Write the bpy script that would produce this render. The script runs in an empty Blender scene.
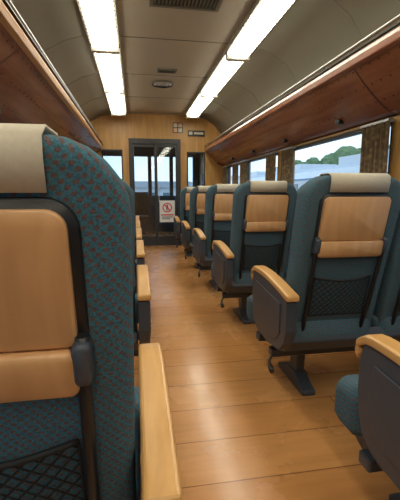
import bpy, bmesh, math, random
from mathutils import Vector, Matrix
random.seed(4)
S = bpy.context.scene
COL = S.collection

# ------------------------------------------------------------------ materials
def new_mat(name):
    m = bpy.data.materials.new(name); m.use_nodes = True
    nt = m.node_tree
    return m, nt, nt.nodes['Principled BSDF']
def N(nt, t, **kw):
    n = nt.nodes.new(t)
    for k, v in kw.items():
        setattr(n, k, v)
    return n
def plain(name, col, rough=.5, metal=0., spec=.5, var=.12, scale=30, bump=0.):
    m, nt, b = new_mat(name)
    tc = N(nt, 'ShaderNodeTexCoord'); no = N(nt, 'ShaderNodeTexNoise')
    no.inputs['Scale'].default_value = scale; no.inputs['Detail'].default_value = 4
    nt.links.new(tc.outputs['Object'], no.inputs['Vector'])
    mx = N(nt, 'ShaderNodeMix', data_type='RGBA')
    mx.inputs[6].default_value = (*[c*(1-var) for c in col], 1)
    mx.inputs[7].default_value = (*[min(1, c*(1+var)) for c in col], 1)
    nt.links.new(no.outputs['Fac'], mx.inputs[0]); nt.links.new(mx.outputs[2], b.inputs['Base Color'])
    b.inputs['Roughness'].default_value = rough; b.inputs['Metallic'].default_value = metal
    b.inputs['Specular IOR Level'].default_value = spec
    if bump:
        bp = N(nt, 'ShaderNodeBump'); bp.inputs['Strength'].default_value = bump; bp.inputs['Distance'].default_value = .002
        nt.links.new(no.outputs['Fac'], bp.inputs['Height']); nt.links.new(bp.outputs[0], b.inputs['Normal'])
    return m
def wood(name, c1, c2, axis_scale=(14, 1.2, 14), rough=.35, nscale=2.0):
    m, nt, b = new_mat(name)
    tc = N(nt, 'ShaderNodeTexCoord'); mp = N(nt, 'ShaderNodeMapping'); mp.inputs['Scale'].default_value = axis_scale
    no = N(nt, 'ShaderNodeTexNoise'); no.inputs['Scale'].default_value = nscale
    no.inputs['Detail'].default_value = 6; no.inputs['Distortion'].default_value = .6
    cr = N(nt, 'ShaderNodeValToRGB')
    cr.color_ramp.elements[0].position = .3; cr.color_ramp.elements[1].position = .7
    cr.color_ramp.elements[0].color = (*c1, 1); cr.color_ramp.elements[1].color = (*c2, 1)
    L = nt.links.new
    L(tc.outputs['Object'], mp.inputs[0]); L(mp.outputs[0], no.inputs['Vector'])
    L(no.outputs['Fac'], cr.inputs[0]); L(cr.outputs[0], b.inputs['Base Color'])
    b.inputs['Roughness'].default_value = rough
    return m

def fabric_mat():
    m, nt, b = new_mat('seat_fabric_dotted')
    L = nt.links.new
    tc = N(nt, 'ShaderNodeTexCoord'); sp = N(nt, 'ShaderNodeSeparateXYZ'); L(tc.outputs['Object'], sp.inputs[0])
    def mth(op, a, b_):
        n = N(nt, 'ShaderNodeMath', operation=op)
        for i, q in enumerate((a, b_)):
            if isinstance(q, (int, float)): n.inputs[i].default_value = q
            else: L(q, n.inputs[i])
        return n.outputs[0]
    u = mth('ADD', sp.outputs[0], sp.outputs[1]); v = mth('SUBTRACT', sp.outputs[2], mth('MULTIPLY', sp.outputs[1], .8))
    cb = N(nt, 'ShaderNodeCombineXYZ'); L(mth('ADD', u, v), cb.inputs[0]); L(mth('SUBTRACT', u, v), cb.inputs[1])
    vo = N(nt, 'ShaderNodeTexVoronoi', voronoi_dimensions='2D'); vo.inputs['Scale'].default_value = 56; vo.inputs['Randomness'].default_value = 0.0
    L(cb.outputs[0], vo.inputs['Vector'])
    cr = N(nt, 'ShaderNodeValToRGB')
    e = cr.color_ramp.elements
    e[0].position = .27; e[0].color = (.125, .085, .085, 1)
    e[1].position = .40; e[1].color = (.055, .150, .195, 1)
    L(vo.outputs['Distance'], cr.inputs[0])
    no = N(nt, 'ShaderNodeTexNoise'); no.inputs['Scale'].default_value = 320; no.inputs['Detail'].default_value = 3
    L(tc.outputs['Object'], no.inputs['Vector'])
    mx = N(nt, 'ShaderNodeMix', data_type='RGBA', blend_type='MULTIPLY'); mx.inputs[0].default_value = .7
    L(cr.outputs[0], mx.inputs[6]); 
    cr2 = N(nt, 'ShaderNodeValToRGB'); cr2.color_ramp.elements[0].color = (.55, .55, .55, 1); cr2.color_ramp.elements[1].color = (1.5, 1.5, 1.5, 1)
    cr2.color_ramp.elements[0].position = .3; cr2.color_ramp.elements[1].position = .7
    L(no.outputs['Fac'], cr2.inputs[0]); L(cr2.outputs[0], mx.inputs[7]); L(mx.outputs[2], b.inputs['Base Color'])
    b.inputs['Roughness'].default_value = .95; b.inputs['Specular IOR Level'].default_value = .1
    bp = N(nt, 'ShaderNodeBump'); bp.inputs['Strength'].default_value = .25; bp.inputs['Distance'].default_value = .002
    L(no.outputs['Fac'], bp.inputs['Height']); L(bp.outputs[0], b.inputs['Normal'])
    return m

def floor_mat():
    m, nt, b = new_mat('floor_boards')
    L = nt.links.new
    tc = N(nt, 'ShaderNodeTexCoord')
    br = N(nt, 'ShaderNodeTexBrick'); br.offset = .42
    br.inputs['Scale'].default_value = 1; br.inputs['Brick Width'].default_value = 1.75; br.inputs['Row Height'].default_value = .25
    br.inputs['Mortar Size'].default_value = .0030; br.inputs['Mortar Smooth'].default_value = .2
    br.inputs['Color1'].default_value = (.62, .305, .105, 1); br.inputs['Color2'].default_value = (.55, .25, .078, 1)
    br.inputs['Mortar'].default_value = (.24, .095, .03, 1); br.inputs['Bias'].default_value = -.1
    L(tc.outputs['Object'], br.inputs['Vector'])
    mp = N(nt, 'ShaderNodeMapping'); mp.inputs['Scale'].default_value = (1.2, 10, 1)
    no = N(nt, 'ShaderNodeTexNoise'); no.inputs['Scale'].default_value = 2.5; no.inputs['Detail'].default_value = 8; no.inputs['Distortion'].default_value = .4
    L(tc.outputs['Object'], mp.inputs[0]); L(mp.outputs[0], no.inputs['Vector'])
    cr = N(nt, 'ShaderNodeValToRGB'); cr.color_ramp.elements[0].position = .3; cr.color_ramp.elements[1].position = .72
    cr.color_ramp.elements[0].color = (.84, .81, .76, 1); cr.color_ramp.elements[1].color = (1.08, 1.06, 1.04, 1)
    L(no.outputs['Fac'], cr.inputs[0])
    mx = N(nt, 'ShaderNodeMix', data_type='RGBA', blend_type='MULTIPLY'); mx.inputs[0].default_value = .8
    L(br.outputs['Color'], mx.inputs[6]); L(cr.outputs[0], mx.inputs[7])
    n2 = N(nt, 'ShaderNodeTexNoise'); n2.inputs['Scale'].default_value = 3; n2.inputs['Detail'].default_value = 6
    L(tc.outputs['Object'], n2.inputs['Vector'])
    mr = N(nt, 'ShaderNodeMapRange'); mr.inputs['To Min'].default_value = .16; mr.inputs['To Max'].default_value = .36
    L(n2.outputs['Fac'], mr.inputs[0]); L(mr.outputs[0], b.inputs['Roughness'])
    b.inputs['Coat Weight'].default_value = .25; b.inputs['Coat Roughness'].default_value = .14
    n3 = N(nt, 'ShaderNodeTexNoise'); n3.inputs['Scale'].default_value = 1.6; n3.inputs['Detail'].default_value = 5
    L(tc.outputs['Object'], n3.inputs['Vector'])
    c3 = N(nt, 'ShaderNodeValToRGB'); c3.color_ramp.elements[0].color = (.86, .84, .82, 1); c3.color_ramp.elements[1].color = (1.08, 1.08, 1.08, 1)
    L(n3.outputs['Fac'], c3.inputs[0])
    m3 = N(nt, 'ShaderNodeMix', data_type='RGBA', blend_type='MULTIPLY'); m3.inputs[0].default_value = 1
    L(mx.outputs[2], m3.inputs[6]); L(c3.outputs[0], m3.inputs[7]); L(m3.outputs[2], b.inputs['Base Color'])
    bp = N(nt, 'ShaderNodeBump'); bp.inputs['Strength'].default_value = .5; bp.inputs['Distance'].default_value = .002; bp.invert = True
    L(br.outputs['Fac'], bp.inputs['Height']); L(bp.outputs[0], b.inputs['Normal'])
    return m

def rack_mat():
    m, nt, b = new_mat('rack_lacquered_wood')
    L = nt.links.new
    tc = N(nt, 'ShaderNodeTexCoord')
    mp = N(nt, 'ShaderNodeMapping'); mp.inputs['Scale'].default_value = (0, 11, 11)
    vo = N(nt, 'ShaderNodeTexVoronoi'); vo.inputs['Scale'].default_value = 1.0; vo.inputs['Randomness'].default_value = 0
    L(tc.outputs['Object'], mp.inputs[0]); L(mp.outputs[0], vo.inputs['Vector'])
    cr = N(nt, 'ShaderNodeValToRGB'); e = cr.color_ramp.elements
    e[0].position = .05; e[0].color = (.25, .2, .2, 1); e[1].position = .08; e[1].color = (1, 1, 1, 1)
    L(vo.outputs['Distance'], cr.inputs[0])
    no = N(nt, 'ShaderNodeTexNoise'); no.inputs['Scale'].default_value = 2; no.inputs['Detail'].default_value = 6
    m2 = N(nt, 'ShaderNodeMapping'); m2.inputs['Scale'].default_value = (10, 1, 10)
    L(tc.outputs['Object'], m2.inputs[0]); L(m2.outputs[0], no.inputs['Vector'])
    c2 = N(nt, 'ShaderNodeValToRGB'); c2.color_ramp.elements[0].color = (.24, .075, .038, 1); c2.color_ramp.elements[1].color = (.36, .135, .070, 1)
    c2.color_ramp.elements[0].position = .3; c2.color_ramp.elements[1].position = .7
    L(no.outputs['Fac'], c2.inputs[0])
    mx = N(nt, 'ShaderNodeMix', data_type='RGBA', blend_type='MULTIPLY'); mx.inputs[0].default_value = 1
    L(c2.outputs[0], mx.inputs[6]); L(cr.outputs[0], mx.inputs[7]); L(mx.outputs[2], b.inputs['Base Color'])
    b.inputs['Roughness'].default_value = .22
    return m

def glass_mat():
    m = bpy.data.materials.new('window_glass'); m.use_nodes = True
    nt = m.node_tree; nt.nodes.clear(); L = nt.links.new
    o = N(nt, 'ShaderNodeOutputMaterial'); t = N(nt, 'ShaderNodeBsdfTransparent'); g = N(nt, 'ShaderNodeBsdfGlossy')
    t.inputs[0].default_value = (.92, .96, .98, 1); g.inputs['Roughness'].default_value = .03
    mx = N(nt, 'ShaderNodeMixShader'); mx.inputs[0].default_value = .05
    L(t.outputs[0], mx.inputs[1]); L(g.outputs[0], mx.inputs[2]); L(mx.outputs[0], o.inputs[0])
    return m

def curtain_mat():
    m, nt, b = new_mat('curtain_brown_striped')
    L = nt.links.new
    tc = N(nt, 'ShaderNodeTexCoord'); ck = N(nt, 'ShaderNodeTexVoronoi'); ck.inputs['Scale'].default_value = 28
    L(tc.outputs['Object'], ck.inputs['Vector'])
    cr = N(nt, 'ShaderNodeValToRGB'); cr.color_ramp.elements[0].color = (.30, .21, .10, 1); cr.color_ramp.elements[1].color = (.13, .085, .045, 1)
    cr.color_ramp.elements[1].position = .6
    L(ck.outputs['Distance'], cr.inputs[0]); L(cr.outputs[0], b.inputs['Base Color'])
    b.inputs['Roughness'].default_value = .9
    return m

EMIT = 8.0
def diffuser_mat():
    m, nt, b = new_mat('fluorescent_diffuser')
    L = nt.links.new
    tc = N(nt, 'ShaderNodeTexCoord'); w = N(nt, 'ShaderNodeTexWave'); w.bands_direction = 'Y'
    w.inputs['Scale'].default_value = 4.0
    L(tc.outputs['Object'], w.inputs['Vector'])
    cr = N(nt, 'ShaderNodeValToRGB'); cr.color_ramp.elements[0].color = (.058, .054, .034, 1); cr.color_ramp.elements[1].color = (1, .95, .78, 1)
    cr.color_ramp.elements[0].position = .06; cr.color_ramp.elements[1].position = .70
    L(w.outputs['Color'], cr.inputs[0]); L(cr.outputs[0], b.inputs['Emission Color'])
    b.inputs['Emission Strength'].default_value = EMIT
    b.inputs['Base Color'].default_value = (.6, .6, .5, 1)
    return m

M = dict(
 fabric=fabric_mat(), floor=floor_mat(), rack=rack_mat(), glass=glass_mat(), curtain=curtain_mat(), diff=diffuser_mat(),
 plastic=plain('seat_slate_plastic', (.054, .064, .082), .42, var=.08),
 black=plain('black_plastic', (.012, .013, .015), .4),
 net=plain('black_net_cord', (.008, .008, .009), .7),
 traywood=wood('tray_orange_wood', (.53, .275, .115), (.65, .365, .165), (10, 3, 1.6), .36),
 armwood=wood('armrest_honey_wood', (.58, .30, .09), (.72, .41, .15), (16, 1.5, 16), .28),
 linen=plain('headrest_cover_linen', (.58, .52, .41), .9, var=.12, scale=120, bump=.2),
 wallwood=wood('wall_ash_veneer', (.42, .22, .065), (.57, .32, .10), (10, 10, .9), .4),
 metal=plain('brushed_aluminium', (.55, .56, .56), .35, metal=.9),
 dmetal=plain('dark_steel', (.045, .047, .052), .4, metal=.3),
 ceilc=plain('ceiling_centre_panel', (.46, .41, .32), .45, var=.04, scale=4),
 ceils=plain('ceiling_shoulder_shaded', (.16, .155, .118), .4, var=.06, scale=4),  # darker than the centre: shade beside the down-facing lights put into the colour
 white=plain('white_enamel', (.75, .76, .76), .4, var=.04),
 cap=plain('fixture_cap_grey', (.30, .29, .24), .4, var=.04),
 red=plain('red_print', (.7, .02, .02), .5), 
 skirt=plain('skirting_grey', (.12, .12, .12), .5),
 edge=wood('rack_edge_wood', (.40, .18, .06), (.55, .27, .09), (10, 1, 10), .3),
)

# ------------------------------------------------------------------ mesh builder
class MB:
    def __init__(s): s.bm = bmesh.new(); s.mats = []
    def mi(s, mat):
        if mat not in s.mats: s.mats.append(mat)
        return s.mats.index(mat)
    def faces(s, vs, fs, mat, smooth=False):
        i = s.mi(mat); bv = [s.bm.verts.new(v) for v in vs]
        for f in fs:
            try:
                fc = s.bm.faces.new([bv[k] for k in f]); fc.material_index = i; fc.smooth = smooth
            except ValueError: pass
    def box(s, lo, hi, mat):
        x0, y0, z0 = [min(a, b) for a, b in zip(lo, hi)]; x1, y1, z1 = [max(a, b) for a, b in zip(lo, hi)]
        s.faces([(x0,y0,z0),(x1,y0,z0),(x1,y1,z0),(x0,y1,z0),(x0,y0,z1),(x1,y0,z1),(x1,y1,z1),(x0,y1,z1)],
                [(0,3,2,1),(4,5,6,7),(0,1,5,4),(1,2,6,5),(2,3,7,6),(3,0,4,7)], mat)
    def prism(s, prof, a0, a1, mat, axis='x', smooth=False):
        n = len(prof)
        def P(p, a):
            return {'x': (a, p[0], p[1]), 'y': (p[0], a, p[1]), 'z': (p[0], p[1], a)}[axis]
        vs = [P(p, a0) for p in prof] + [P(p, a1) for p in prof]
        i = s.mi(mat); bv = [s.bm.verts.new(v) for v in vs]
        for k in range(n):
            f = s.bm.faces.new([bv[k], bv[(k+1)%n], bv[n+(k+1)%n], bv[n+k]]); f.material_index = i; f.smooth = smooth
        for ring in (bv[:n], bv[n:][::-1]):
            f = s.bm.faces.new(ring); f.material_index = i
    def tube(s, pts, r, mat, n=8):
        pts = [Vector(p) for p in pts]; rings = []
        i = s.mi(mat)
        for k, p in enumerate(pts):
            d = (pts[min(k+1, len(pts)-1)] - pts[max(k-1, 0)]).normalized()
            a = d.cross(Vector((0, 0, 1)))
            if a.length < .05: a = d.cross(Vector((1, 0, 0)))
            a.normalize(); b = d.cross(a)
            rings.append([s.bm.verts.new(p + r*(math.cos(t)*a + math.sin(t)*b)) for t in [2*math.pi*j/n for j in range(n)]])
        for q, w in zip(rings[:-1], rings[1:]):
            for j in range(n):
                f = s.bm.faces.new([q[j], q[(j+1)%n], w[(j+1)%n], w[j]]); f.material_index = i; f.smooth = True
        for ring in (rings[0], rings[-1]):
            f = s.bm.faces.new(ring); f.material_index = i
    def loft(s, layers, mat, fn=None, nc=7):
        i = s.mi(mat); rings = []
        for (cu, cz, w, h, rt, rb, v) in layers:
            ring = []
            for (sx, sz, a0, r) in ((1, 1, 0, rt), (-1, 1, 90, rt), (-1, -1, 180, rb), (1, -1, 270, rb)):
                ox = cu + sx*(w/2-r); oz = cz + sz*(h/2-r)
                for k in range(nc):
                    t = math.radians(a0 + 90*k/(nc-1))
                    ring.append((ox + r*math.cos(t), v, oz + r*math.sin(t)))
            if fn: ring = [fn(*p) for p in ring]
            rings.append([s.bm.verts.new(p) for p in ring])
        n = len(rings[0])
        for q, w_ in zip(rings[:-1], rings[1:]):
            for j in range(n):
                f = s.bm.faces.new([q[j], q[(j+1)%n], w_[(j+1)%n], w_[j]]); f.material_index = i; f.smooth = True
        for ring in (rings[0], rings[-1]):
            f = s.bm.faces.new(ring); f.material_index = i; f.smooth = True
    def mesh(s, name, sx=1):
        if sx < 0:
            for v in s.bm.verts: v.co.x *= -1
        bmesh.ops.recalc_face_normals(s.bm, faces=s.bm.faces[:])
        me = bpy.data.meshes.new(name); s.bm.to_mesh(me); s.bm.free()
        for m in s.mats: me.materials.append(m)
        return me
    def obj(s, name, parent=None, bevel=0, loc=None):
        me = s.mesh(name); return put(me, name, parent, bevel, loc)
def put(me, name, parent=None, bevel=0, loc=None):
    o = bpy.data.objects.new(name, me); COL.objects.link(o)
    if parent: o.parent = parent
    if loc: o.location = loc
    if bevel:
        b = o.modifiers.new('bevel', 'BEVEL'); b.width = bevel; b.segments = 3; b.limit_method = 'ANGLE'; b.angle_limit = math.radians(40)
        b.harden_normals = False
    return o
def empty(name, loc=(0, 0, 0)):
    e = bpy.data.objects.new(name, None); e.empty_display_size = .1; COL.objects.link(e); e.location = loc
    return e

# ------------------------------------------------------------------ dimensions
XR, XL = 1.78, -1.10
Y0, Y1 = -3.0, 7.70
ZC = 2.60

# ------------------------------------------------------------------ seat
ZT = 1.172
BW = .478
def rec(z): return (ZT - z)*.24
def sh(u, v, z):
    return (u, v + rec(z), z)
def seat_parts():
    P = []
    ups = [.086, .582]
    for k, u0 in enumerate(ups):
        b = MB(); cu = u0 + BW/2; zc = (ZT+.37)/2; h = ZT-.37
        def taper(u, v, z, cu=cu):
            t = max(0, min(1, (z-.37)/.35)); return (cu + (u-cu)*(.955 + .045*t), v + rec(z), z)
        b.loft([(cu, zc, BW-.075, h-.07, .07, .03, .004), (cu, zc, BW-.035, h-.03, .088, .03, .004), (cu, zc, BW-.012, h-.010, .10, .04, .012),
                (cu, zc, BW, h, .105, .045, .035), (cu, zc, BW, h, .105, .045, .095),
                (cu, zc, BW-.016, h-.014, .10, .04, .118), (cu, zc, BW-.05, h-.05, .09, .03, .132),
                (cu, zc, BW-.16, h-.16, .06, .03, .122)], M['fabric'], taper)
        P.append(('backrest_%d' % (k+1), b.mesh('seat_backrest'), 0))
        c = MB(); prof = []
        for (v, z) in [(-.004, 1.100), (-.004, 1.14), (.004, 1.166), (.03, 1.178), (.10, 1.178), (.128, 1.16), (.138, 1.12), (.138, .98)]:
            prof.append((v+rec(z), z))
        a0, a1 = u0+.10, u0+BW-.10
        vs = []; fs = []
        for (v, z) in prof: vs += [(a0, v, z), (a1, v, z)]
        for q in range(len(prof)-1): fs.append((2*q, 2*q+1, 2*q+3, 2*q+2))
        c.faces(vs, fs, M['linen'], True)
        P.append(('headrest_cover_%d' % (k+1), c.mesh('headrest_cover'), 'solid'))
        TW = BW-.160
        t = MB(); zc = .980
        t.loft([(cu, zc, TW-.008, .190, .022, .012, -.020), (cu, zc, TW, .198, .026, .014, -.016), (cu, zc, TW, .198, .026, .014, .002)], M['traywood'], sh)
        P.append(('tray_table_%d' % (k+1), t.mesh('tray_table'), 0))
        t = MB()
        t.loft([(cu, .842, TW-.008, .068, .010, .012, -.036), (cu, .842, TW, .076, .014, .016, -.030), (cu, .842, TW, .076, .014, .016, .002)], M['traywood'], sh)
        P.append(('tray_lip_%d' % (k+1), t.mesh('tray_lip'), 0))
        f = MB()
        f.loft([(cu, .945, TW+.024, .294, .04, .02, -.004), (cu, .945, TW+.032, .300, .044, .02, .006)], M['black'], sh)
        for sg in (-1, 1):
            ub = cu + sg*(TW/2+.006)
            pts = [sh(ub, -.014, .90), sh(ub, -.022, .82), sh(ub-sg*.002, -.020, .70), sh(ub-sg*.004, -.016, .55), sh(ub-sg*.008, -.004, .42)]
            f.tube(pts, .0105, M['black'])
            f.loft([(ub, .858, .016, .058, .007, .007, -.040), (ub, .858, .026, .070, .010, .010, -.034), (ub, .858, .026, .070, .010, .010, .0)], M['plastic'], sh)
        P.append(('back_frame_%d' % (k+1), f.mesh('back_frame'), 0))
        n = MB(); W = TW-.03; H = .20; zb = .50; nx, nz = 20, 13
        def npos(i, j):
            u = cu - W/2 + W*i/nx; z = zb + H*j/nz - .012*math.sin(math.pi*i/nx)*(j/nz)
            bulge = .030*math.sin(math.pi*i/nx)*(j/nz)**.7
            return sh(u, -.008-bulge, z)
        for i in range(nx):
            for j in range(nz):
                if (i+j) % 2 == 0: a, b2 = npos(i, j), npos(i+1, j+1)
                else: a, b2 = npos(i+1, j), npos(i, j+1)
                n.tube([a, b2], .0019, M['net'], 4)
        n.tube([npos(i, nz) for i in range(nx+1)], .0055, M['net'], 6)
        n.tube([npos(0, j) for j in range(nz+1)], .003, M['net'], 6)
        n.tube([npos(nx, j) for j in range(nz+1)], .003, M['net'], 6)
        n.tube([npos(i, 0) for i in range(nx+1)], .003, M['net'], 6)
        P.append(('net_pocket_%d' % (k+1), n.mesh('net_pocket'), 0))
        q = MB(); zc = .395; h = .165
        x = .056 if k == 0 else 0.0
        q.loft([(cu, zc+.01, BW-.08, h-.05, .03, .03, .17), (cu, zc, BW-.01, h-.01, .04, .03, .20), (cu, zc, BW, h, .045, .03, .24), (cu, zc, BW, h, .045, .03, .565),
                (cu-x/2, zc, BW+x, h, .045, .03, .585), (cu-x/2, zc, BW+x, h, .045, .03, .66),
                (cu-x/2, zc-.003, BW+x-.012, h-.014, .05, .03, .695), (cu-x/2, zc-.008, BW+x-.05, h-.045, .045, .03, .722), (cu-x/2, zc-.012, BW+x-.13, h-.10, .02, .02, .73)], M['fabric'])
        P.append(('seat_cushion_%d' % (k+1), q.mesh('seat_cushion'), 0))
    b = MB()
    prof = [(.185, .41), (.16, .36), (.20, .30), (.30, .265), (.60, .25), (.665, .28), (.675, .325), (.25, .325)]
    b.prism(prof, .085, 1.06, M['plastic'])
    b.box((.06, .30, .225), (1.08, .36, .27), M['plastic'])
    b.box((.06, .52, .225), (1.08, .58, .27), M['plastic'])
    P.append(('base_frame', b.mesh('base_frame'), .008))
    for k, u in enumerate((.27, .85)):
        l = MB()
        l.prism([(.38, .26), (.50, .26), (.48, .05), (.40, .05)], u-.025, u+.025, M['plastic'])
        l.prism([(.27, 0), (.27, .028), (.33, .045), (.40, .085), (.48, .085), (.57, .045), (.64, .028), (.64, 0)], u-.038, u+.038, M['plastic'])
        P.append(('leg_%d' % (k+1), l.mesh('leg'), .008))
    s_ = MB()
    prof = [(.075, .40), (.055, .46), (.05, .60), (.12, .628), (.30, .655), (.45, .665), (.535, .655), (.555, .60), (.555, .50), (.545, .43), (.52, .37), (.46, .335), (.30, .32), (.13, .345)]
    s_.prism(prof, .026, .078, M['plastic'])
    prof2 = [(.12, .43), (.12, .58), (.48, .61), (.50, .45), (.44, .39), (.30, .37), (.17, .385)]
    s_.prism(prof2, .021, .027, M['plastic'])
    s_.box((1.065, .12, .33), (1.09, .50, .45), M['plastic'])
    P.append(('side_panel', s_.mesh('side_panel'), .012))
    a = MB(); top = []; bot = []
    for k in range(17):
        t = k/16; y = .035 + .525*t
        z = .638 + .05*math.sin(t*math.pi*.62)
        if t > .9: z -= .02*((t-.9)/.1)**2
        top.append((y, z)); bot.append((y, z-.030))
    tip = [(.575, top[-1][1]-.012), (.578, top[-1][1]-.045), (.566, top[-1][1]-.075), (.555, top[-1][1]-.05)]
    a.prism(top + tip + bot[::-1], .019, .082, M['armwood'])
    P.append(('armrest', a.mesh('armrest'), .009))
    p = MB()
    p.tube([(.14, .36, .25), (.08, .34, .235), (.05, .31, .205), (.045, .28, .185)], .007, M['black'])
    p.tube([(.045, .285, .188), (.045, .25, .172)], .014, M['black'])
    P.append(('swivel_pedal', p.mesh('swivel_pedal'), 0))
    return P
R_parts = seat_parts()
def mirror_me(me):
    m2 = me.copy(); m2.transform(Matrix.Scale(-1, 4, (1, 0, 0))); m2.flip_normals(); return m2
L_parts = [(n, mirror_me(me), bv) for n, me, bv in R_parts]
def place_seat(parts, x, y):
    e = empty('double_train_seat', (x, y, 0))
    for n, me, bv in parts:
        o = put(me, n, e, bv if isinstance(bv, float) else 0)
        if bv == 'solid':
            so = o.modifiers.new('solid', 'SOLIDIFY'); so.thickness = .004; so.offset = 1
XR0, XL0 = .638, .080
for y in (-.72, .43, 1.50, 2.64, 3.78, 4.92, 6.06):
    place_seat(R_parts, XR0, y)
for y in (-.68, .475, 1.635, 2.79, 3.945, 5.10, 6.25):
    place_seat(L_parts, XL0, y)

# ------------------------------------------------------------------ room shell
b = MB(); b.box((XL-.1, Y0-.1, -.08), (XR+.1, 10.6, 0), M['floor']); b.obj('floor')
prof = [(XR+.02, 2.05), (1.74, 2.26), (1.62, 2.42), (1.44, 2.53), (1.27, 2.585), (1.22, ZC), (-.38, ZC), (-.44, 2.585), (-.62, 2.53), (-.82, 2.42), (-1.02, 2.26), (XL-.02, 2.05)]
b = MB(); n = len(prof); vs = []; 
for (x, z) in prof: vs += [(x, Y0-.1, z), (x, 10.6, z)]
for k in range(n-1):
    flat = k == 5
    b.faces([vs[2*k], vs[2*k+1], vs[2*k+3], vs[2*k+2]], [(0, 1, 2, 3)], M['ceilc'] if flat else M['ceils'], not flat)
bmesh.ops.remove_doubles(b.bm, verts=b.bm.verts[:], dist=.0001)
o = b.obj('ceiling'); so = o.modifiers.new('s', 'SOLIDIFY'); so.thickness = .06; so.offset = 1
for k in range(9):
    y = -1.9 + 1.18*k
    b = MB()
    for a, c in zip(prof[:-1], prof[1:]):
        d = Vector((c[0]-a[0], c[1]-a[1])).normalized(); nn = Vector((d.y, -d.x))
        if nn.y > 0: nn = -nn
        p0 = Vector(a); p1 = Vector(c)
        q0 = p0 + nn*.003; q1 = p1 + nn*.003
        b.faces([(p0.x, y-.006, p0.y), (p1.x, y-.006, p1.y), (p1.x, y+.006, p1.y), (p0.x, y+.006, p0.y),
                 (q0.x, y-.006, q0.y), (q1.x, y-.006, q1.y), (q1.x, y+.006, q1.y), (q0.x, y+.006, q0.y)],
                [(0,1,2,3), (4,7,6,5), (0,4,5,1), (3,2,6,7)], M['ceils'])
    b.obj('trim_ceiling_seam')

wins = [(-2.9, -1.25), (-.95, .50), (.75, 2.15), (2.45, 4.30), (4.60, 6.05), (6.35, 7.35)]
ZW0, ZW1 = .74, 1.60
for side, xi, xo in (('right', XR, XR+.10), ('left', XL, XL-.10)):
    b = MB()
    b.box((xi, Y0, 0), (xo, 10.5, ZW0), M['wallwood']); b.box((xi, Y0, ZW1), (xo, 10.5, 2.12), M['wallwood'])
    ys = [Y0] + [v for w in wins for v in w] + [Y1+.25]
    for k in range(0, len(ys), 2): b.box((xi, ys[k], ZW0), (xo, ys[k+1], ZW1), M['wallwood'])
    b.box((xi, 8.75, ZW0), (xo, 9.0, ZW1), M['wallwood']); b.box((xi, 10.2, ZW0), (xo, 10.5, ZW1), M['wallwood'])
    b.obj('wall_'+side)
    b = MB(); s = -1 if side == 'right' else 1
    b.box((xi, Y0, 0), (xi+s*.015, Y1, .12), M['skirt']); b.obj('baseboard_'+side)
    b = MB(); b.box((xi, Y0, ZW0-.03), (xi+s*.045, Y1, ZW0), M['metal']); b.obj('trim_sill_'+side, bevel=.004)
wn = 0
for side, xi, s in (('right', XR, 1), ('left', XL, -1)):
    for (a, c) in wins + [(7.95, 8.75), (9.0, 10.2)]:
        wn += 1
        e = empty('window_%d' % wn, (xi, (a+c)/2, ZW0)); h = ZW1-ZW0; w = (c-a)/2
        f = MB(); t = .03
        for lo, hi in (((.01*s, -w, 0), (.07*s, w, t)), ((.01*s, -w, h-t), (.07*s, w, h)), ((.01*s, -w, t), (.07*s, -w+t, h-t)), ((.01*s, w-t, t), (.07*s, w, h-t))):
            f.box(lo, hi, M['dmetal'])
        f.obj('frame', e, .003)
        g = MB(); g.box((.040*s, -w+t, t), (.046*s, w-t, h-t), M['glass']); g.obj('glass_pane', e)
    for (a, c) in wins:
        for (p, q) in ((a-.04, a+.27), (c-.27, c+.04)):
            m_ = MB(); nseg = 40; vs = []; fs = []
            for k in range(nseg+1):
                t = k/nseg; y = p + (q-p)*t; x = xi - s*(.045 + .022*math.sin(t*math.pi*2*5.5))
                vs += [(x, y, ZW0-.01), (x, y, ZW1-.01)]
            for k in range(nseg): fs.append((2*k, 2*k+2, 2*k+3, 2*k+1))
            m_.faces(vs, fs, M['curtain'], True)
            m_.box((xi-s*.02, p-.01, ZW1-.02), (xi-s*.07, q+.01, ZW1-.004), M['metal'])
            o = m_.obj('curtain')

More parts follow.
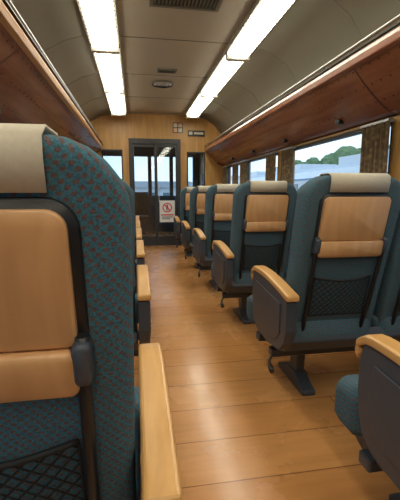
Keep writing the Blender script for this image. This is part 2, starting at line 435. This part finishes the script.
def rack(name, xw, xin):
    s = 1 if xw > xin else -1
    D = abs(xw-xin)
    def X(t): return xin + s*D*t
    und = [(X(1.0), 1.615)]
    for k in range(9):
        t = k/8
        und.append((X(1-.97*t-.0), 1.625 + .29*(t**1.35)))
    e = empty(name, ((xw+xin)/2, 2, 1.8)); ox, oy, oz = e.location
    b = MB()
    pr = und + [(X(.0), 1.925), (X(0), 1.975), (X(.04), 1.985), (X(1), 1.95)]
    b.prism([(x-ox, z-oz) for x, z in pr], Y0-oy, Y1-oy, M['rack'], 'y')
    b.obj('shelf', e)
    b = MB(); b.prism([(X(.10)-ox, 1.985-oz), (X(-.02)-ox, 1.985-oz), (X(-.045)-ox, 1.955-oz), (X(-.03)-ox, 1.915-oz), (X(.03)-ox, 1.900-oz)], Y0-oy, Y1-oy, M['edge'] if s < 0 else M['rack'], 'y')
    b.obj('front_edge', e, .006)
    b = MB(); b.tube([(X(-.02)-ox, Y0-oy, 2.03-oz), (X(-.02)-ox, Y1-oy, 2.03-oz)], .011, M['metal'])
    b.box((X(-.045)-ox, Y0-oy, 1.992-oz), (X(.0)-ox, Y1-oy, 2.000-oz), M['black'])
    y = Y0+.3
    while y < Y1: 
        b.box((X(-.03)-ox, y-oy-.012, 1.98-oz), (X(-.01)-ox, y-oy+.012, 2.035-oz), M['black']); y += 1.1
    b.obj('guard_rail', e)
    y = Y0+.2
    l = MB()
    while y < Y1:
        xx = X(.70); zz = 1.668
        l.box((xx-.022-ox, y-oy-.03, zz-.018-oz), (xx+.022-ox, y-oy+.03, zz+.02-oz), M['black'])
        y += 1.155
    l.obj('reading_lamps', e, .006)
    j = MB(); y = Y0+.8
    while y < Y1:
        for q, w in zip(und[:-1], und[1:]):
            j.faces([(q[0]-ox, y-oy, q[1]-.003-oz), (w[0]-ox, y-oy, w[1]-.003-oz), (w[0]-ox, y-oy+.008, w[1]-.003-oz), (q[0]-ox, y-oy+.008, q[1]-.003-oz)], [(0,1,2,3)], M['black'])
        y += 2.31
    j.obj('joint_strips', e)
rack('luggage_rack', XR, 1.43)
rack('luggage_rack', XL, -.60)

for xa, xb in ((-.385, -.13), (1.0, 1.23)):
    e = empty('fluorescent_ceiling_light', ((xa+xb)/2, 2.5, 2.5)); ox, oy, oz = e.location
    h = MB(); h.box((xa-.02-ox, Y0+.2-oy, .05), (xb+.02-ox, 7.35-oy, .10), M['cap'])
    h.obj('housing', e, .004)
    d = MB(); y = 7.3
    segs = []
    while y > Y0+.5:
        segs.append((y-1.53, y)); y -= 1.6
    c = MB()
    for (a, q) in segs:
        m0 = (xa+xb)/2; prof = []
        for k in range(9):
            t = math.pi*k/8
            prof.append((m0-ox - (xb-xa)/2*math.cos(t), 2.555-oz-.06*math.sin(t)**.6))
        d.prism(prof, a-oy, q-oy, M['diff'], 'y', True)
        c.box((xa-.008-ox, q-oy, -.014), (xb+.008-ox, q+.07-oy, .06), M['cap'])
        c.box((xa-.008-ox, q+.025-oy, -.017), (xb+.008-ox, q+.045-oy, -.012), M['white'])
    d.obj('diffuser', e); c.obj('end_caps', e, .004)

e = empty('ceiling_vent_grille', (.43, 2.9, ZC))
b = MB(); b.box((-.26, -.36, -.02), (.26, .36, -.002), M['black'])
for k in range(17): 
    x = -.235 + k*.47/16
    b.box((x-.006, -.34, -.032), (x+.006, .34, -.018), M['ceils'])
for lo, hi in (((-.28, -.38), (-.25, .38)), ((.25, -.38), (.28, .38)), ((-.25, -.38), (.25, -.35)), ((-.25, .35), (.25, .38))):
    b.box((*lo, -.036), (*hi, 0), M['ceils'])
b.obj('grille', e)
e = empty('ceiling_round_vent', (.42, 5.55, ZC))
b = MB()
for r0, r1, z0, z1, mt in ((.17, .15, 0, -.02, 'ceils'), (.13, .105, -.006, -.035, 'metal'), (.085, .06, -.006, -.04, 'metal'), (.04, .0, -.006, -.045, 'metal')):
    n = 32
    vs = [(r0*math.cos(2*math.pi*k/n), r0*math.sin(2*math.pi*k/n), z0) for k in range(n)] + [(max(r1, .001)*math.cos(2*math.pi*k/n), max(r1, .001)*math.sin(2*math.pi*k/n), z1) for k in range(n)]
    b.faces(vs, [(k, (k+1)%n, n+(k+1)%n, n+k) for k in range(n)], M[mt], True)
n = 32; b.faces([(.155*math.cos(2*math.pi*k/n), .155*math.sin(2*math.pi*k/n), -.004) for k in range(n)], [tuple(range(n))], M['black'])
b.obj('vent_rings', e)
e = empty('ceiling_speaker', (.43, 4.95, ZC)); b = MB(); b.box((-.12, -.06, -.02), (.12, .06, 0), M['ceils']); b.box((-.10, -.045, -.024), (.10, .045, -.018), M['black']); b.obj('speaker_body', e, .004)

# ------------------------------------------------------------------ end wall
DX0, DX1, DZ = -.10, .92, 2.14
def panel(b, x0, x1, z0, z1, y0=Y1, y1=Y1+.06, m='wallwood'): b.box((x0, y0, z0), (x1, y1, z1), M[m])
b = MB()
LW = (-.62, -.22, 1.15, 1.92); RW = (1.05, 1.42, 1.15, 1.90)
panel(b, XL, LW[0], 0, 2.62); panel(b, LW[0], LW[1], 0, LW[2]); panel(b, LW[0], LW[1], LW[3], 2.62); panel(b, LW[1], DX0, 0, 2.62)
panel(b, DX0, DX1, DZ, 2.62)
panel(b, DX1, RW[0], 0, 2.62); panel(b, RW[0], RW[1], 0, RW[2]); panel(b, RW[0], RW[1], RW[3], 2.62); panel(b, RW[1], XR, 0, 2.62)
b.obj('wall_end')
b = MB()
for x in (-.15, .95): b.box((x-.006, Y1-.006, 0), (x+.006, Y1, 2.6), M['edge'])
b.box((-.15, Y1-.006, 2.2), (.95, Y1, 2.212), M['edge']); b.obj('trim_end_wall')
for w in (LW, RW):
    wn += 1; e = empty('window_%d' % wn, ((w[0]+w[1])/2, Y1, w[2])); hw = (w[1]-w[0])/2; h = w[3]-w[2]
    f = MB(); t = .025
    for lo, hi in (((-hw, -.012, 0), (hw, .06, t)), ((-hw, -.012, h-t), (hw, .06, h)), ((-hw, -.012, t), (-hw+t, .06, h-t)), ((hw-t, -.012, t), (hw, .06, h-t))): f.box(lo, hi, M['black'])
    f.obj('frame', e, .003); g = MB(); g.box((-hw+t, .02, t), (hw-t, .026, h-t), M['glass']); g.obj('glass_pane', e)
e = empty('door_1', ((DX0+DX1)/2, Y1, 0)); hw = (DX1-DX0)/2
f = MB(); t = .055
f.box((-hw, -.02, 0), (-hw+t, .07, DZ), M['dmetal']); f.box((hw-t, -.02, 0), (hw, .07, DZ), M['dmetal']); f.box((-hw+t, -.02, DZ-.10), (hw-t, .07, DZ), M['dmetal'])
f.obj('door_frame', e, .004)
f = MB(); a0, a1 = -hw+t, .03; z1 = DZ-.10
def leaf(f, a0, a1, y, st=.045, low=.20):
    f.box((a0, y, .01), (a0+st, y+.03, z1), M['dmetal']); f.box((a1-st, y, .01), (a1, y+.03, z1), M['dmetal'])
    f.box((a0+st, y, .01), (a1-st, y+.03, low), M['dmetal']); f.box((a0+st, y, z1-.06), (a1-st, y+.03, z1), M['dmetal'])
leaf(f, a0, a1, .02); f.obj('door_leaf_left', e, .003)
f = MB(); leaf(f, a1-.03, hw-t, .0); f.box((a1+.03, -.02, .9), (a1+.045, .0, 1.25), M['metal']); f.obj('door_leaf_right', e, .003)
g = MB(); g.box((a0+.04, .032, .20), (a1-.04, .038, z1-.06), M['glass']); g.box((a1+.01, .012, .20), (hw-t-.04, .018, z1-.06), M['glass']); g.obj('door_glass', e)

e = empty('no_entry_poster', (.640, Y1-.008, .71)); b = MB()
b.box((-.155, 0, -.22), (.155, .006, .22), M['white'])
n = 32; R, r = .098, .076; cz = .075
vs = [(R*math.cos(2*math.pi*k/n), -.002, cz+R*math.sin(2*math.pi*k/n)) for k in range(n)] + [(r*math.cos(2*math.pi*k/n), -.002, cz+r*math.sin(2*math.pi*k/n)) for k in range(n)]
b.faces(vs, [(k, (k+1)%n, n+(k+1)%n, n+k) for k in range(n)], M['red'])
d = .065
b.faces([(-d-.008, -.003, cz+d-.008), (-d+.008, -.003, cz+d+.008), (d+.008, -.003, cz-d+.008), (d-.008, -.003, cz-d-.008)], [(0,1,2,3)], M['red'])
b.faces([(.016*math.cos(2*math.pi*k/12), -.0015, cz+.045+.016*math.sin(2*math.pi*k/12)) for k in range(12)], [tuple(range(12))], M['black'])
b.box((-.02, -.0018, cz-.02), (.02, 0, cz+.026), M['black']); b.box((-.017, -.0018, cz-.062), (-.004, 0, cz-.02), M['black']); b.box((.006, -.0018, cz-.062), (.019, 0, cz-.02), M['black'])
b.box((-.125, -.001, -.085), (.125, 0, -.06), M['red'])
b.box((-.11, -.001, -.125), (.11, 0, -.107), M['black']); b.box((-.11, -.001, -.16), (.06, 0, -.145), M['black'])
b.obj('poster_sheet', e)
e = empty('pictogram_sign', (.87, Y1-.012, 2.36)); b = MB(); b.box((-.10, 0, -.10), (.10, .012, .10), M['black'])
b.box((-.085, -.002, .01), (-.01, 0, .085), M['linen']); b.box((.01, -.002, .01), (.085, 0, .085), M['traywood']); b.box((-.085, -.002, -.085), (-.01, 0, -.01), M['traywood']); b.box((.01, -.002, -.085), (.085, 0, -.01), M['linen']); b.obj('sign_plate', e)
e = empty('exit_sign', (1.24, Y1-.03, 2.26)); b = MB(); b.box((-.17, 0, -.055), (.17, .03, .055), M['black']); b.box((-.15, -.002, -.03), (-.08, 0, .03), M['linen']); b.box((-.05, -.002, -.02), (.14, 0, .02), M['linen']); b.obj('sign_box', e)

# ------------------------------------------------------------------ observation vestibule / cab beyond door
b = MB(); yb = 10.5
zs0, zs1 = 1.0, 2.05
cols = [(XL-.1, -.85), (-.25, -.12), (.36, .46), (.95, 1.05), (1.6, XR+.1)]
b.box((XL-.1, yb, 0), (XR+.1, yb+.1, zs0), M['plastic']); b.box((XL-.1, yb, zs1), (XR+.1, yb+.1, 2.7), M['plastic'])
for a, c in cols: b.box((a, yb, zs0), (c, yb+.1, zs1), M['dmetal'])
b.obj('wall_cab_front')
for (a, c) in ((-.85, -.25), (-.12, .36), (.46, .95), (1.05, 1.6)):
    wn += 1; e = empty('window_%d' % wn, (a, yb+.05, zs0)); g = MB(); g.box((0, 0, 0), (c-a, .006, zs1-zs0), M['glass']); g.obj('glass_pane', e)
e = empty('driver_console', (-.1, 10.15, 0)); b = MB(); b.prism([(-.25, 0), (.33, 0), (.33, 1.0), (-.05, 1.02), (-.3, .86)], -.7, .35, M['plastic']); b.box((-.35, -.2, .9), (-.05, -.12, 1.12), M['black']); b.obj('console_body', e, .01)
e = empty('driver_chair', (.1, 9.4, 0)); b = MB(); b.box((-.22, -.22, .42), (.22, .22, .52), M['black']); b.box((-.21, -.26, .55), (.21, -.18, 1.1), M['black']); b.tube([(0, 0, 0), (0, 0, .42)], .05, M['dmetal']); b.box((-.2, -.2, 0), (.2, .2, .03), M['dmetal']); b.obj('chair_body', e, .02)
b = MB(); b.box((XL-.1, Y0-.08, 0), (XR+.1, Y0, 2.65), M['wallwood']); b.obj('wall_rear')

# ------------------------------------------------------------------ outside
gm = plain('ballast_ground', (.30, .30, .28), .95, var=.4, scale=8)
b = MB(); b.box((-60, -60, -1.3), (60, 80, -1.2), gm); b.obj('ground')
tw = plain('train_body_white', (.60, .66, .72), .3, var=.03); tb = plain('train_stripe_blue', (.10, .24, .45), .35); tr = plain('train_roof_grey', (.36, .42, .48), .5); tg = plain('train_window_tint', (.12, .17, .20), .15)
e = empty('passenger_train', (5.2, 5, 0)); b = MB()
b.prism([(0, -1.0), (0, 1.50), (.12, 1.72)], -14, 22, tw, 'y')
b.prism([(0, -1.0), (0.001, 1.50), (2.8, 1.50), (2.8, -1.0)], -14, 22, tw, 'y')
b.prism([(.0, 1.50), (.12, 1.70), (.5, 1.86), (1.4, 1.95), (2.3, 1.86), (2.68, 1.70), (2.8, 1.50)], -14, 22, tr, 'y')
b.box((-.012, -14, -.1), (0, 22, .25), tb); b.box((-.03, -14, 1.47), (0.02, 22, 1.51), tb)
for k in range(18):
    y = -13.4 + k*2.0
    b.box((-.014, y, .62), (0, y+1.5, 1.36), tg)
for k in range(7): b.box((.7, -12+k*5, 1.85), (2.1, -9.6+k*5, 2.10), tw)
b.obj('train_body', e)
hg = plain('tree_leaves', (.12, .19, .09), .9, var=.6, scale=3)
def foliage(name, loc, x0, x1, y0, y1, r0, r1, n, hz):
    e = empty(name, loc); b = MB(); b.mi(hg)
    for k in range(n):
        x = random.uniform(x0, x1); y = random.uniform(y0, y1); r = random.uniform(r0, r1)
        bmesh.ops.create_icosphere(b.bm, subdivisions=3, radius=r, matrix=Matrix.Translation((x, y, r*.7 + random.uniform(0, hz))))
    for v in b.bm.verts: v.co += Vector((random.uniform(-.12, .12), random.uniform(-.12, .12), random.uniform(-.12, .12)))
    b.obj('foliage', e)
foliage('trackside_hedge', (-7, 4, -1.2), -.8, .8, -20, 25, .7, 1.4, 60, 0)
foliage('tree_line', (22, 20, -1.2), -1.5, 2.5, -25, 40, 1.0, 1.9, 130, 4.8)
e = empty('station_building', (2, 62, -1.2)); b = MB(); b.box((-9, 0, 0), (9, 6, 3), tw); b.prism([(-9.6, 3), (9.6, 3), (7, 4), (-7, 4)], -.6, 6.6, tr, 'y')
for k in range(8): b.box((-8+k*2.1, -.02, 1.0), (-6.8+k*2.1, 0, 2.2), tg)
b.obj('building_body', e)

# ------------------------------------------------------------------ world: overcast sky
w = bpy.data.worlds.new('overcast_sky'); S.world = w; w.use_nodes = True
nt = w.node_tree; bg = nt.nodes['Background']
tc = N(nt, 'ShaderNodeTexCoord'); no = N(nt, 'ShaderNodeTexNoise'); no.inputs['Scale'].default_value = 3; no.inputs['Detail'].default_value = 5
cr = N(nt, 'ShaderNodeValToRGB'); cr.color_ramp.elements[0].color = (.46, .64, .85, 1); cr.color_ramp.elements[1].color = (.78, .88, 1, 1)
cr.color_ramp.elements[0].position = .35; cr.color_ramp.elements[1].position = .65
nt.links.new(tc.outputs['Generated'], no.inputs['Vector']); nt.links.new(no.outputs['Fac'], cr.inputs[0]); nt.links.new(cr.outputs[0], bg.inputs[0])
bg.inputs[1].default_value = 1.05

# ------------------------------------------------------------------ camera
cam = bpy.data.cameras.new('camera'); co = bpy.data.objects.new('camera', cam); COL.objects.link(co)
cam.sensor_fit = 'VERTICAL'; cam.sensor_height = 36; cam.sensor_width = 28.8; cam.lens = 27; cam.clip_start = .02
co.location = (0, 0, 1.1); co.rotation_euler = (math.radians(90-8.79), 0, math.radians(-9.72))
S.camera = co
S.view_settings.view_transform = 'Standard'
S.view_settings.exposure = 1.0
